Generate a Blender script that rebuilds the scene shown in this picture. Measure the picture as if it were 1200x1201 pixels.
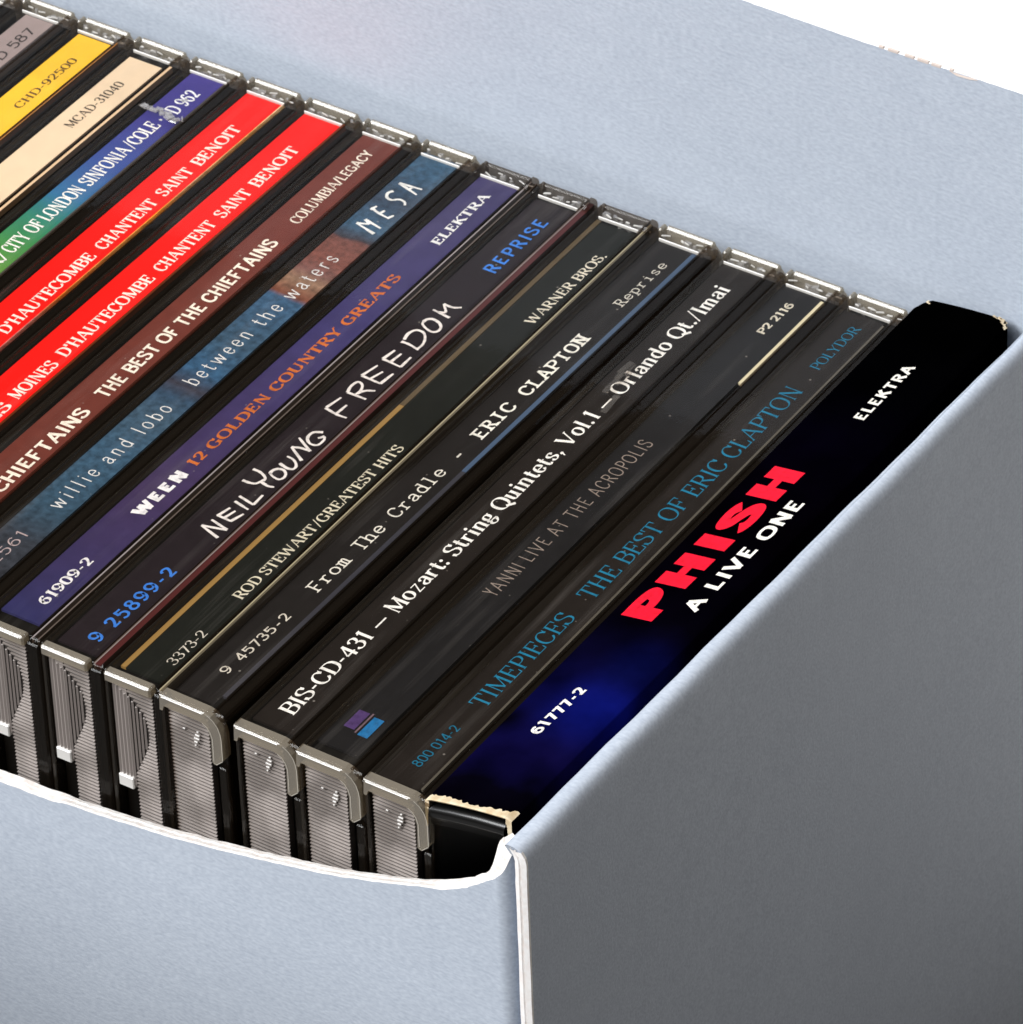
import bpy, bmesh, math, random
from mathutils import Vector, Matrix
R = random.Random(7)
for o in list(bpy.data.objects): bpy.data.objects.remove(o)
SC = bpy.context.scene
COL = SC.collection
MM = 0.001
TOP = 0.147            # height of the spines above the table, m

# ------------------------------------------------------------------ camera
cam_d = bpy.data.cameras.new('camera'); cam = bpy.data.objects.new('camera', cam_d); COL.objects.link(cam)
cam_d.sensor_fit = 'VERTICAL'; cam_d.sensor_height = 36; cam_d.sensor_width = 36
cam_d.lens = 7410.83/1201*36
cam_d.clip_start = 0.05; cam_d.clip_end = 60
RC = Matrix(((0.8348413, 0.5496462, -0.03048053), (0.32250285, -0.53321112, -0.78209834), (-0.44612994, 0.64309794, -0.62240912)))
rot = Matrix((RC[0], -RC[1], -RC[2])).transposed()
cam.matrix_world = Matrix.Translation((0.36390924, -0.50310543, 0.54206536+TOP)) @ rot.to_4x4()
cam_d.dof.use_dof = True; cam_d.dof.focus_distance = 0.80; cam_d.dof.aperture_fstop = 230
SC.camera = cam

# ------------------------------------------------------------------ light
w = bpy.data.worlds.new('World'); SC.world = w; w.use_nodes = True
bg = w.node_tree.nodes['Background']; bg.inputs[0].default_value = (1.0, 0.85, 0.70, 1); bg.inputs[1].default_value = 0.07
def area(name, loc, target, sx, sy, power, color):
    d = bpy.data.lights.new(name, 'AREA'); d.shape = 'RECTANGLE'; d.size = sx; d.size_y = sy; d.energy = power; d.color = color
    o = bpy.data.objects.new(name, d); COL.objects.link(o); o.location = loc
    o.rotation_euler = (Vector(target)-Vector(loc)).to_track_quat('-Z', 'Y').to_euler(); return o
T0 = (-0.05, 0.05, 0.14)
area('key_softbox', (-1.0, -1.38, 1.75), T0, 1.3, 0.95, 74, (0.97, 0.985, 1.0))
area('added_top_fill', (-0.1, -0.36, 0.98), T0, 0.5, 0.35, 3.0, (0.98, 0.985, 1.0))  # unseen lamp added to brighten the back panel
area('added_rim_fill', (0.45, 1.05, 1.2), T0, 0.5, 0.16, 4, (1.0, 0.95, 0.9))  # unseen lamp added for edge highlights and the top fold
sp = bpy.data.lights.new('added_background_spot', 'SPOT'); sp.energy = 42; sp.spot_size = math.radians(42); sp.spot_blend = .4; sp.shadow_soft_size = .1; sp.color = (1, 1, 1)  # unseen spot added to blow the backdrop out to white
so = bpy.data.objects.new('added_background_spot', sp); COL.objects.link(so); so.location = (-0.25, 0.75, 1.25)
so.rotation_euler = (Vector((-0.22, .52, 0))-so.location).to_track_quat('-Z', 'Y').to_euler()
SC.view_settings.view_transform = 'Standard'; SC.view_settings.look = 'None'; SC.view_settings.exposure = 0; SC.view_settings.gamma = 1
SC.cycles.use_denoising = True
SC.cycles.max_bounces = 14; SC.cycles.transparent_max_bounces = 24; SC.cycles.transmission_bounces = 10
SC.cycles.caustics_refractive = False; SC.cycles.sample_clamp_indirect = 4

# ------------------------------------------------------------------ helpers
def tag(o, label=None, cat=None, group=None, kind=None):
    if label: o['label'] = label
    if cat: o['category'] = cat
    if group: o['group'] = group
    if kind: o['kind'] = kind
    return o
def empty(name, loc):
    o = bpy.data.objects.new(name, None); o.empty_display_size = .01; COL.objects.link(o); o.location = loc; return o
class MB:
    """collects geometry in millimetres, z = 0 at the height of the spines"""
    def __init__(s): s.v = []; s.f = []; s.sm = []
    def add(s, vs, fs, smooth=False):
        n = len(s.v); s.v += vs; s.f += [[i+n for i in f] for f in fs]; s.sm += [smooth]*len(fs)
    def box(s, x0, x1, y0, y1, z0, z1, b=0.0):
        if b <= 0:
            vs = [(x, y, z) for x in (x0, x1) for y in (y0, y1) for z in (z0, z1)]
            s.add(vs, [[0, 1, 3, 2], [4, 6, 7, 5], [0, 4, 5, 1], [2, 3, 7, 6], [0, 2, 6, 4], [1, 5, 7, 3]]); return
        # chamfered box, 24 vertices
        c = {}
        vs = []
        for ix, x in enumerate((x0, x1)):
            for iy, y in enumerate((y0, y1)):
                for iz, z in enumerate((z0, z1)):
                    dx = b if ix == 0 else -b; dy = b if iy == 0 else -b; dz = b if iz == 0 else -b
                    for a, p in enumerate(((x, y+dy, z+dz), (x+dx, y, z+dz), (x+dx, y+dy, z))):
                        c[(ix, iy, iz, a)] = len(vs); vs.append(p)
        fs = []
        for i in (0, 1):
            q = [c[(i, 0, 0, 0)], c[(i, 0, 1, 0)], c[(i, 1, 1, 0)], c[(i, 1, 0, 0)]]; fs.append(q if i == 0 else q[::-1])
            q = [c[(0, i, 0, 1)], c[(1, i, 0, 1)], c[(1, i, 1, 1)], c[(0, i, 1, 1)]]; fs.append(q if i == 0 else q[::-1])
            q = [c[(0, 0, i, 2)], c[(0, 1, i, 2)], c[(1, 1, i, 2)], c[(1, 0, i, 2)]]; fs.append(q if i == 0 else q[::-1])
            for j in (0, 1):
                q = [c[(i, j, 0, 0)], c[(i, j, 1, 0)], c[(i, j, 1, 1)], c[(i, j, 0, 1)]]; fs.append(q if i != j else q[::-1])
                q = [c[(i, 0, j, 0)], c[(i, 1, j, 0)], c[(i, 1, j, 2)], c[(i, 0, j, 2)]]; fs.append(q if i == j else q[::-1])
                q = [c[(0, i, j, 1)], c[(1, i, j, 1)], c[(1, i, j, 2)], c[(0, i, j, 2)]]; fs.append(q if i != j else q[::-1])
                for k in (0, 1):
                    q = [c[(i, j, k, 0)], c[(i, j, k, 1)], c[(i, j, k, 2)]]; fs.append(q if (i+j+k) % 2 else q[::-1])
        s.add(vs, fs)
    def prism_y(s, prof, y0, y1, smooth=False):      # prof: list of (x, z)
        n = len(prof)
        s.add([(x, y0, z) for x, z in prof]+[(x, y1, z) for x, z in prof],
              [[i, (i+1) % n, n+(i+1) % n, n+i] for i in range(n)]+[list(range(n))[::-1], list(range(n, 2*n))], smooth)
    def prism_x(s, prof, x0, x1):                     # prof: list of (y, z)
        n = len(prof)
        s.add([(x0, y, z) for y, z in prof]+[(x1, y, z) for y, z in prof],
              [[i, (i+1) % n, n+(i+1) % n, n+i] for i in range(n)]+[list(range(n))[::-1], list(range(n, 2*n))])
    def mesh(s, name, mat, zoff=142.0):
        me = bpy.data.meshes.new(name)
        me.from_pydata([(x*MM, y*MM, (z+zoff)*MM) for x, y, z in s.v], [], s.f)
        me.polygons.foreach_set('use_smooth', s.sm)
        for m in (mat if isinstance(mat, list) else [mat]): me.materials.append(m)
        me.update()
        bm = bmesh.new(); bm.from_mesh(me); bmesh.ops.delete(bm, geom=[v for v in bm.verts if not v.link_faces], context='VERTS'); bmesh.ops.recalc_face_normals(bm, faces=bm.faces); bm.to_mesh(me); bm.free()
        return me
    def build(s, name, mat, parent=None, zoff=142.0):
        return put(name, s.mesh(name, mat, zoff), parent)
def put(name, me, parent=None):
    o = bpy.data.objects.new(name, me); COL.objects.link(o)
    if parent: o.parent = parent
    return o
def recalc(o):
    bm = bmesh.new(); bm.from_mesh(o.data); bmesh.ops.recalc_face_normals(bm, faces=bm.faces); bm.to_mesh(o.data); bm.free()
def rgb(r, g, b):                                     # sRGB 0-255 -> linear
    f = lambda c: (c/255/12.92) if c <= 10 else ((c/255+.055)/1.055)**2.4
    return (f(r), f(g), f(b), 1)

# ------------------------------------------------------------------ materials
def mat(name, base=(.5, .5, .5, 1), rough=.5, **kw):
    m = bpy.data.materials.new(name); m.use_nodes = True; b = m.node_tree.nodes['Principled BSDF']
    b.inputs['Base Color'].default_value = base; b.inputs['Roughness'].default_value = rough
    for k, v in kw.items(): b.inputs[k.replace('_', ' ')].default_value = v
    return m
def N(m, t, **kw):
    n = m.node_tree.nodes.new(t)
    for k, v in kw.items(): setattr(n, k, v)
    return n
def noise_col(m, scale, c0, c1, lo=.35, hi=.65, detail=3, bump=0, bdist=.0001, stretch=None):
    L = m.node_tree.links.new; b = m.node_tree.nodes['Principled BSDF']
    tc = N(m, 'ShaderNodeTexCoord'); mp = N(m, 'ShaderNodeMapping'); L(tc.outputs['Object'], mp.inputs[0])
    if stretch: mp.inputs['Scale'].default_value = stretch
    nz = N(m, 'ShaderNodeTexNoise'); nz.inputs['Scale'].default_value = scale; nz.inputs['Detail'].default_value = detail
    L(mp.outputs[0], nz.inputs['Vector'])
    r = N(m, 'ShaderNodeValToRGB'); r.color_ramp.elements[0].position = lo; r.color_ramp.elements[1].position = hi
    r.color_ramp.elements[0].color = c0; r.color_ramp.elements[1].color = c1
    L(nz.outputs[0], r.inputs[0]); L(r.outputs[0], b.inputs['Base Color'])
    if bump:
        bp = N(m, 'ShaderNodeBump'); bp.inputs['Strength'].default_value = bump; bp.inputs['Distance'].default_value = bdist
        L(nz.outputs[0], bp.inputs['Height']); L(bp.outputs[0], b.inputs['Normal'])
    return m
def card_material():
    m = mat('pearl_grey_card', rough=.55); b = m.node_tree.nodes['Principled BSDF']; L = m.node_tree.links.new
    b.inputs['Specular IOR Level'].default_value = .35
    tc = N(m, 'ShaderNodeTexCoord')
    def nz(scale, detail, st=(1, 1, 1)):
        mp = N(m, 'ShaderNodeMapping'); mp.inputs['Scale'].default_value = st; L(tc.outputs['Object'], mp.inputs[0])
        n = N(m, 'ShaderNodeTexNoise'); n.inputs['Scale'].default_value = scale; n.inputs['Detail'].default_value = detail; L(mp.outputs[0], n.inputs['Vector']); return n
    fine = nz(2300, 3, (.45, 1, 1)); mid = nz(420, 3, (.5, 1, 1)); big = nz(35, 2)
    r = N(m, 'ShaderNodeValToRGB'); r.color_ramp.elements[0].position = .3; r.color_ramp.elements[1].position = .7
    r.color_ramp.elements[0].color = CARD0; r.color_ramp.elements[1].color = CARD1
    ad = N(m, 'ShaderNodeMath', operation='MULTIPLY_ADD'); ad.inputs[1].default_value = .22; L(mid.outputs[0], ad.inputs[0])
    a2 = N(m, 'ShaderNodeMath', operation='MULTIPLY_ADD'); a2.inputs[1].default_value = .9; L(fine.outputs[0], a2.inputs[0])
    a3 = N(m, 'ShaderNodeMath', operation='MULTIPLY'); a3.inputs[1].default_value = .15; L(big.outputs[0], a3.inputs[0])
    sb = N(m, 'ShaderNodeMath', operation='SUBTRACT'); sb.inputs[1].default_value = .13; L(a3.outputs[0], sb.inputs[0])
    L(sb.outputs[0], a2.inputs[2]); L(a2.outputs[0], ad.inputs[2]); L(ad.outputs[0], r.inputs[0])
    L(r.outputs[0], b.inputs['Base Color'])
    bp = N(m, 'ShaderNodeBump'); bp.inputs['Strength'].default_value = .35; bp.inputs['Distance'].default_value = .00008
    L(fine.outputs[0], bp.inputs['Height']); L(bp.outputs[0], b.inputs['Normal'])
    return m
CARD0 = (.455, .51, .60, 1); CARD1 = (.585, .645, .735, 1)
M_CARD = card_material()
M_RAW = noise_col(mat('raw_paper_edge', rough=.8), 900, (.80, .73, .68, 1), (.93, .91, .88, 1), bump=.5, bdist=.0003)
M_SEAM = noise_col(mat('layered_paper_edge', rough=.8), 900, (.93, .88, .85, 1), (.98, .97, .96, 1), bump=.25, bdist=.0002)
M_FRAY = mat('frayed_paper', (.72, .62, .56, 1), .8)
M_TABLE = mat('grey_tabletop', (.13, .125, .12, 1), .6)
M_BACKDROP = mat('white_paper', (.88, .88, .88, 1), .7)
M_BLACK = mat('black_tray', (.008, .007, .006, 1), .35, Specular_IOR_Level=.06)
M_BLACKM = mat('black_tray_matte', (.006, .005, .005, 1), .6)

def streaks(m, mh, haze, amount):
    L = m.node_tree.links.new; tc = N(m, 'ShaderNodeTexCoord'); mp = N(m, 'ShaderNodeMapping'); mp.inputs['Scale'].default_value = (900, 30, 1)
    mp.inputs['Rotation'].default_value = (0, 0, .02)
    ob = N(m, 'ShaderNodeObjectInfo'); sc = N(m, 'ShaderNodeVectorMath', operation='ADD'); L(tc.outputs['Object'], mp.inputs[0]); L(mp.outputs[0], sc.inputs[0])
    ml = N(m, 'ShaderNodeMath', operation='MULTIPLY'); ml.inputs[1].default_value = 300; L(ob.outputs['Random'], ml.inputs[0]); L(ml.outputs[0], sc.inputs[1])
    nz = N(m, 'ShaderNodeTexNoise'); nz.inputs['Scale'].default_value = 1; nz.inputs['Detail'].default_value = 3; L(sc.outputs[0], nz.inputs['Vector'])
    mr = N(m, 'ShaderNodeMapRange'); mr.inputs[1].default_value = .56; mr.inputs[2].default_value = .78; mr.inputs[3].default_value = haze; mr.inputs[4].default_value = haze+amount
    L(nz.outputs[0], mr.inputs[0]); L(mr.outputs[0], mh.inputs[0])
def clear_material(name, tint, gloss=.045, ior=1.5, haze=0.0, hcol=(.5, .5, .5, 1), streak=0):
    m = bpy.data.materials.new(name); m.use_nodes = True; nt = m.node_tree; nt.nodes.clear(); L = nt.links.new
    out = N(m, 'ShaderNodeOutputMaterial'); mix = N(m, 'ShaderNodeMixShader'); fr = N(m, 'ShaderNodeFresnel'); fr.inputs[0].default_value = ior
    tr = N(m, 'ShaderNodeBsdfTransparent'); tr.inputs[0].default_value = tint
    gl = N(m, 'ShaderNodeBsdfGlossy'); gl.inputs['Roughness'].default_value = gloss; gl.inputs[0].default_value = (1, 1, 1, 1)
    ge = N(m, 'ShaderNodeNewGeometry'); inv = N(m, 'ShaderNodeMath', operation='SUBTRACT'); inv.inputs[0].default_value = 1; L(ge.outputs['Backfacing'], inv.inputs[1])
    fm = N(m, 'ShaderNodeMath', operation='MULTIPLY'); L(fr.outputs[0], fm.inputs[0]); L(inv.outputs[0], fm.inputs[1])
    L(fm.outputs[0], mix.inputs[0]); L(gl.outputs[0], mix.inputs[2])
    if haze > 0:
        df = N(m, 'ShaderNodeBsdfDiffuse'); df.inputs[0].default_value = hcol
        mh = N(m, 'ShaderNodeMixShader'); mh.inputs[0].default_value = haze
        if streak: streaks(m, mh, haze, streak)
        L(tr.outputs[0], mh.inputs[1]); L(df.outputs[0], mh.inputs[2]); L(mh.outputs[0], mix.inputs[1])
    else: L(tr.outputs[0], mix.inputs[1])
    # faint surface ripples
    tc = N(m, 'ShaderNodeTexCoord'); nz = N(m, 'ShaderNodeTexNoise'); nz.inputs['Scale'].default_value = 300; nz.inputs['Detail'].default_value = 2
    L(tc.outputs['Object'], nz.inputs['Vector']); bp = N(m, 'ShaderNodeBump'); bp.inputs['Strength'].default_value = .12; bp.inputs['Distance'].default_value = .0003
    L(nz.outputs[0], bp.inputs['Height']); L(bp.outputs[0], gl.inputs['Normal'])
    L(mix.outputs[0], out.inputs[0]); return m
M_CLEAR = clear_material('clear_polystyrene', (.97, .965, .955, 1), .045, 1.14, haze=.003, hcol=(.8, .72, .65, 1), streak=.026)
M_RAIL = clear_material('clear_rail', (.70, .66, .60, 1), .08, 1.25, haze=.018, hcol=(.75, .62, .48, 1))
M_LID = clear_material('clear_lid_edge', (.55, .50, .45, 1), .06, 1.2, haze=.007, hcol=(.8, .62, .45, 1))
M_GREY = clear_material('thick_clear_edge', (.66, .62, .54, 1), .10, 1.5, haze=.27, hcol=(.60, .53, .43, 1))
M_SPL = clear_material('splinter', (.84, .84, .84, 1), .1, 1.6, .24, (.75, .72, .70, 1))
M_SCUFF = clear_material('scuffed_plastic', (.84, .82, .80, 1), .4, 1.1, .055, (.6, .56, .52, 1))
M_CHIP = mat('crystal_clear_plastic', (.93, .93, .92, 1), .03, Transmission_Weight=1.0, IOR=1.49)
M_GLINT = mat('painted_glint_and_tab', (.70, .68, .65, 1), .22, Specular_IOR_Level=.9)  # opaque pale colour standing in for glints; also used for the moulded tab
M_RIB = noise_col(mat('ribbed_clear_plastic', rough=.3, Specular_IOR_Level=.6), 170, (.17, .145, .13, 1), (.36, .315, .29, 1), .30, .6, 1, stretch=(1, 1, .7))
M_RIBD = mat('rib_groove', (.06, .05, .045, 1), .5)
M_RIBV = mat('ribbed_clear_plastic_vertical', (.30, .26, .24, 1), .35, Specular_IOR_Level=.6)

def label_material(name, base, var=.12, rough=.32, ramp=None, mott=None, specks=True, blobs=None):
    """print on paper: base colour, slight mottling, optional colour ramp along the spine (y, in mm), dust specks"""
    m = mat(name, base, rough, Specular_IOR_Level=.12); b = m.node_tree.nodes['Principled BSDF']; L = m.node_tree.links.new
    tc = N(m, 'ShaderNodeTexCoord')
    if ramp:
        sx = N(m, 'ShaderNodeSeparateXYZ'); L(tc.outputs['Object'], sx.inputs[0])
        mr = N(m, 'ShaderNodeMapRange'); mr.inputs[1].default_value = 0; mr.inputs[2].default_value = .125
        wob = N(m, 'ShaderNodeTexNoise'); wob.inputs['Scale'].default_value = 160; L(tc.outputs['Object'], wob.inputs['Vector'])
        ma = N(m, 'ShaderNodeMath', operation='MULTIPLY_ADD'); ma.inputs[1].default_value = ramp[0]; ma.inputs[2].default_value = -ramp[0]/2
        L(wob.outputs[0], ma.inputs[0]); ad = N(m, 'ShaderNodeMath', operation='ADD'); L(sx.outputs[1], ad.inputs[0]); L(ma.outputs[0], ad.inputs[1])
        L(ad.outputs[0], mr.inputs[0])
        cr = N(m, 'ShaderNodeValToRGB'); els = cr.color_ramp.elements
        stops = ramp[1]
        els[0].position = stops[0][0]/125; els[0].color = stops[0][1]; els[1].position = stops[-1][0]/125; els[1].color = stops[-1][1]
        for p, c in stops[1:-1]:
            e = els.new(p/125); e.color = c
        L(mr.outputs[0], cr.inputs[0]); col = cr.outputs[0]
    else:
        rg = N(m, 'ShaderNodeRGB'); rg.outputs[0].default_value = base; col = rg.outputs[0]
    if blobs:
        for (bx, by, rad, c) in blobs:
            vm = N(m, 'ShaderNodeVectorMath', operation='DISTANCE'); vm.inputs[1].default_value = (bx*MM, by*MM, .142)
            L(tc.outputs['Object'], vm.inputs[0])
            mr = N(m, 'ShaderNodeMapRange', interpolation_type='SMOOTHSTEP'); mr.inputs[1].default_value = rad*MM; mr.inputs[2].default_value = 0; mr.inputs[3].default_value = 0; mr.inputs[4].default_value = 1
            L(vm.outputs['Value'], mr.inputs[0])
            mx = N(m, 'ShaderNodeMix', data_type='RGBA'); mx.inputs[7].default_value = c
            L(mr.outputs[0], mx.inputs[0]); L(col, mx.inputs[6]); col = mx.outputs[2]
    nz = N(m, 'ShaderNodeTexNoise'); nz.inputs['Scale'].default_value = (mott or 420); nz.inputs['Detail'].default_value = 4; L(tc.outputs['Object'], nz.inputs['Vector'])
    mr2 = N(m, 'ShaderNodeMapRange'); mr2.inputs[1].default_value = .3; mr2.inputs[2].default_value = .7; mr2.inputs[3].default_value = 1-var; mr2.inputs[4].default_value = 1+var
    L(nz.outputs[0], mr2.inputs[0]); mu = N(m, 'ShaderNodeMix', data_type='RGBA', blend_type='MULTIPLY'); mu.inputs[0].default_value = 1
    L(col, mu.inputs[6]); L(mr2.outputs[0], mu.inputs[7]); col = mu.outputs[2]
    if specks:
        vo = N(m, 'ShaderNodeTexVoronoi'); vo.inputs['Scale'].default_value = 260; L(tc.outputs['Object'], vo.inputs['Vector'])
        lt = N(m, 'ShaderNodeMapRange'); lt.inputs[1].default_value = .055; lt.inputs[2].default_value = .03; lt.inputs[3].default_value = 0; lt.inputs[4].default_value = .35
        L(vo.outputs['Distance'], lt.inputs[0])
        mx = N(m, 'ShaderNodeMix', data_type='RGBA'); mx.inputs[7].default_value = (.5, .45, .4, 1)
        L(lt.outputs[0], mx.inputs[0]); L(col, mx.inputs[6]); col = mx.outputs[2]
    L(col, b.inputs['Base Color'])
    return m
_ink = {}
def ink(c, worn=False):
    k = tuple(c)
    if k not in _ink:
        q_ = rgb(*c); m = noise_col(mat('printed_ink', rough=.5, Specular_IOR_Level=.15), 1300, tuple(v*.68 for v in q_[:3])+(1,), q_, .28, .55); _ink[k] = m
    return _ink[k]

# ------------------------------------------------------------------ lettering: a small stroke font
G = {
'A': (88, 's 8,0 44,100;s 44,100 80,0;a 20,34 68,34'),
'B': (74, 's 16,0 16,100;c 16,100 42,100 60,94 64,77 58,60 40,53 16,53;c 16,53 44,53 64,45 69,27 62,7 42,0 16,0'),
'C': (78, 'c 72,72 60,94 42,101 20,92 8,66 8,34 20,8 42,-1 62,6 73,26;q 72,72 72,99'),
'D': (84, 's 16,0 16,100;c 16,100 40,100 62,92 76,68 76,32 62,8 40,0 16,0'),
'E': (72, 's 16,0 16,100;a 16,100 62,100;a 16,52 50,52;a 16,0 66,0;q 62,100 63,74;q 66,0 68,27;q 50,64 50,40'),
'F': (68, 's 16,0 16,100;a 16,100 62,100;a 16,50 50,50;q 62,100 63,74;q 50,62 50,38'),
'G': (86, 'c 72,74 60,94 42,101 20,92 8,66 8,34 20,8 42,-1 60,3 73,14;v 73,6 73,44;a 54,44 82,44;q 72,74 72,99'),
'H': (84, 's 16,0 16,100;s 68,0 68,100;a 16,52 68,52'),
'I': (34, 's 17,0 17,100'),
'J': (52, 's 36,100 36,22;c 36,26 32,6 20,-1 6,6'),
'K': (80, 's 16,0 16,100;s 68,100 18,42;s 34,60 76,0'),
'L': (68, 's 16,0 16,100;a 16,0 62,0;q 62,0 64,29'),
'M': (102, 's- 15,0 15,100;s 15,100 51,8;s 51,8 87,100;s 87,0 87,100'),
'N': (88, 's- 15,0 15,100;s 15,100 73,0;s- 73,0 73,100'),
'O': (88, 'o 44,101 20,93 8,68 8,32 20,7 44,-1 68,7 80,32 80,68 68,93'),
'P': (70, 's 16,0 16,100;c 16,100 42,100 60,92 65,74 59,55 42,46 16,46'),
'Q': (88, 'o 44,101 20,93 8,68 8,32 20,7 44,-1 68,7 80,32 80,68 68,93;a 44,14 84,-18'),
'R': (80, 's 16,0 16,100;c 16,100 42,100 60,93 64,76 59,58 42,50 16,50;s 40,50 74,0'),
'S': (68, 'c 60,76 50,96 34,101 14,94 8,77 16,61 34,53 54,43 62,27 56,7 34,-1 14,5 6,24;q 60,74 60,99;q 7,26 7,1'),
'T': (78, 's 39,0 39,100;a 5,100 73,100;q 5,100 4,73;q 73,100 74,73'),
'U': (84, 's 15,100 15,30;c 15,34 20,8 42,-1 62,8 70,34;s- 70,100 70,32'),
'V': (84, 's 6,100 42,0;s 42,0 78,100'),
'W': (118, 's 5,100 33,0;s 33,0 58,94;s 58,94 85,0;s 85,0 112,100'),
'X': (82, 's 8,100 74,0;s 8,0 74,100'),
'Y': (80, 's 6,100 40,46;s 40,46 74,100;s 40,0 40,50'),
'Z': (74, 'a 10,100 64,100;a 64,100 8,0;a 8,0 68,0;q 10,100 9,74;q 68,0 69,27'),
'0': (66, 'o 33,101 15,92 8,68 8,32 15,8 33,-1 51,8 58,32 58,68 51,92'),
'1': (50, 's 28,0 28,100;a 28,100 10,84'),
'2': (64, 'c 8,74 14,94 31,101 50,93 55,74 46,50 26,24 8,4;b 6,3 60,3'),
'3': (64, 'c 9,82 18,97 33,101 49,94 53,78 46,60 28,53;c 28,53 50,48 59,28 51,7 31,-1 14,5 6,20'),
'4': (66, 'v 46,0 46,100;a 46,100 5,30;b 5,28 63,28'),
'5': (64, 'b 15,96 56,96;v 16,98 12,54;c 12,54 30,62 51,54 59,32 50,8 28,-1 8,12'),
'6': (66, 'c 56,88 42,100 22,88 9,56 10,24 22,3 34,-1 51,7 59,30 51,52 34,60 18,52 10,36'),
'7': (60, 'b 6,96 58,96;v 57,96 24,0'),
'8': (66, 'o 33,100 18,93 13,77 19,60 33,54 47,60 53,77 48,93;o 33,54 14,46 7,26 15,6 33,-1 51,6 59,26 52,46'),
'9': (66, 'c 10,12 24,0 44,12 57,44 56,76 44,97 32,101 15,93 7,70 15,48 32,40 48,48 56,64'),
'a': (60, 'c 10,50 18,63 31,66 44,60 47,44;v 47,46 47,12;c 47,14 50,1 60,3;c 47,40 26,35 10,24 10,8 24,-1 38,4 47,16'),
'b': (64, 's 14,0 14,100;o 34,66 20,58 14,34 20,8 34,-1 50,8 56,33 50,58'),
'c': (54, 'c 48,48 40,63 28,66 14,58 8,33 14,8 30,-1 42,4 49,16'),
'd': (66, 's 52,0 52,100;o 32,66 16,58 9,33 16,8 32,-1 46,8 52,33 46,58'),
'e': (58, 'c 10,36 50,36 48,54 40,64 29,66 14,58 8,33 14,8 30,-1 43,4 50,16'),
'f': (40, 's 18,0 18,78;c 18,74 22,94 34,100 42,94;a 4,66 34,66'),
'g': (60, 'o 28,66 14,60 10,46 14,32 28,26 42,32 46,46 42,60;c 16,30 8,18 16,10 38,8 52,-4 44,-22 26,-27 8,-20 8,-8 18,4;a 42,60 56,66'),
'h': (68, 's 14,0 14,100;c 14,48 24,62 38,66 50,58 52,44;s 52,44 52,0'),
'i': (32, 's 16,0 16,66;d 16,90'),
'l': (32, 's 16,0 16,100'),
'm': (100, 's 14,0 14,66;c 14,48 24,62 36,66 46,58 48,44;s 48,44 48,0;c 48,48 58,62 70,66 80,58 82,44;s 82,44 82,0'),
'n': (68, 's 14,0 14,66;c 14,48 24,62 38,66 50,58 52,44;s 52,44 52,0'),
'o': (64, 'o 32,67 15,58 8,33 15,8 32,-1 49,8 56,33 49,58'),
'p': (66, 's 14,-28 14,66;o 34,66 20,58 14,34 20,8 34,-1 50,8 56,33 50,58'),
'r': (50, 's 14,0 14,66;c 14,44 22,60 34,66 46,60'),
's': (52, 'c 44,50 38,63 26,66 12,60 10,48 18,38 32,32 44,22 44,8 30,-1 14,2 7,16'),
't': (42, 'v 18,88 18,16;c 18,20 22,1 32,-1 40,6;a 4,66 36,66'),
'u': (68, 's 14,66 14,22;c 14,24 18,4 30,-1 44,6 52,20;s 52,66 52,0'),
'w': (90, 's 4,66 24,0;s 24,0 45,64;s 45,64 66,0;s 66,0 86,66'),
'z': (56, 'a 8,66 46,66;a 46,66 8,0;a 8,0 50,0'),
'.': (28, 'd 14,6'), ',': (28, 'd 14,6;a 16,6 8,-18'), ':': (28, 'd 14,8;d 14,52'),
'-': (42, 'b 6,38 36,38'), '~': (94, 'b 4,36 90,36'), "'": (24, 'v 12,100 12,70'), '/': (50, 'a 4,-6 46,104'), '*': (34, 'd 17,40'), ' ': (32, ''),
'y': (64, 'v 8,100 32,46;v 56,100 32,46;v 32,46 32,0'),   # tall variants for the narrow display face
}
STY = {   # thick, thin, serif half-length beyond the stem, serif height, mono advance, tracking
 'serifbold': (17.5, 6, 4.5, 4.5, 0, 7), 'serif': (12, 4.4, 6, 3.2, 0, 5), 'fatserif': (20, 7.5, 4.5, 5, 0, 8), 'slabbold': (15, 10, 8, 7.5, 0, 6), 'clarendon': (22, 9, 5, 8, 0, 11),
 'mono': (9.5, 9.5, 12, 8.5, 72, 0), 'monobold': (14, 14, 11, 12, 74, 0), 'light': (9, 7.5, 0, 0, 0, 16), 'hair': (9.5, 8, 0, 0, 0, 16), 'ocr': (12, 12, 0, 0, 66, 8), 'sansbold': (20, 16, 0, 0, 0, 6),
 'geo': (22, 19, 0, 0, 0, 14), 'sans': (13, 11, 0, 0, 0, 8), 'super': (32, 26, 0, 0, 0, 22), 'hand': (9.5, 8, 0, 0, 0, 14), 'wide': (18, 14, 0, 0, 0, 22), 'spaced': (9, 6.5, 0, 0, 0, 30), 'narrow': (16, 13, 0, 0, 0, 6),
}
def catmull(P, closed):
    n = len(P); out = []
    rng = range(n) if closed else range(n-1)
    for i in rng:
        p1 = P[i]; p2 = P[(i+1) % n]
        p0 = P[(i-1) % n] if closed or i > 0 else (2*p1[0]-p2[0], 2*p1[1]-p2[1])
        p3 = P[(i+2) % n] if closed or i+2 < n else (2*p2[0]-p1[0], 2*p2[1]-p1[1])
        for k in range(5):
            t = k/5
            out.append(tuple(.5*(2*p1[a]+(p2[a]-p0[a])*t+(2*p0[a]-5*p1[a]+4*p2[a]-p3[a])*t*t+(3*p1[a]-p0[a]-3*p2[a]+p3[a])*t**3) for a in (0, 1)))
    if not closed: out.append(P[-1])
    return out
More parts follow.
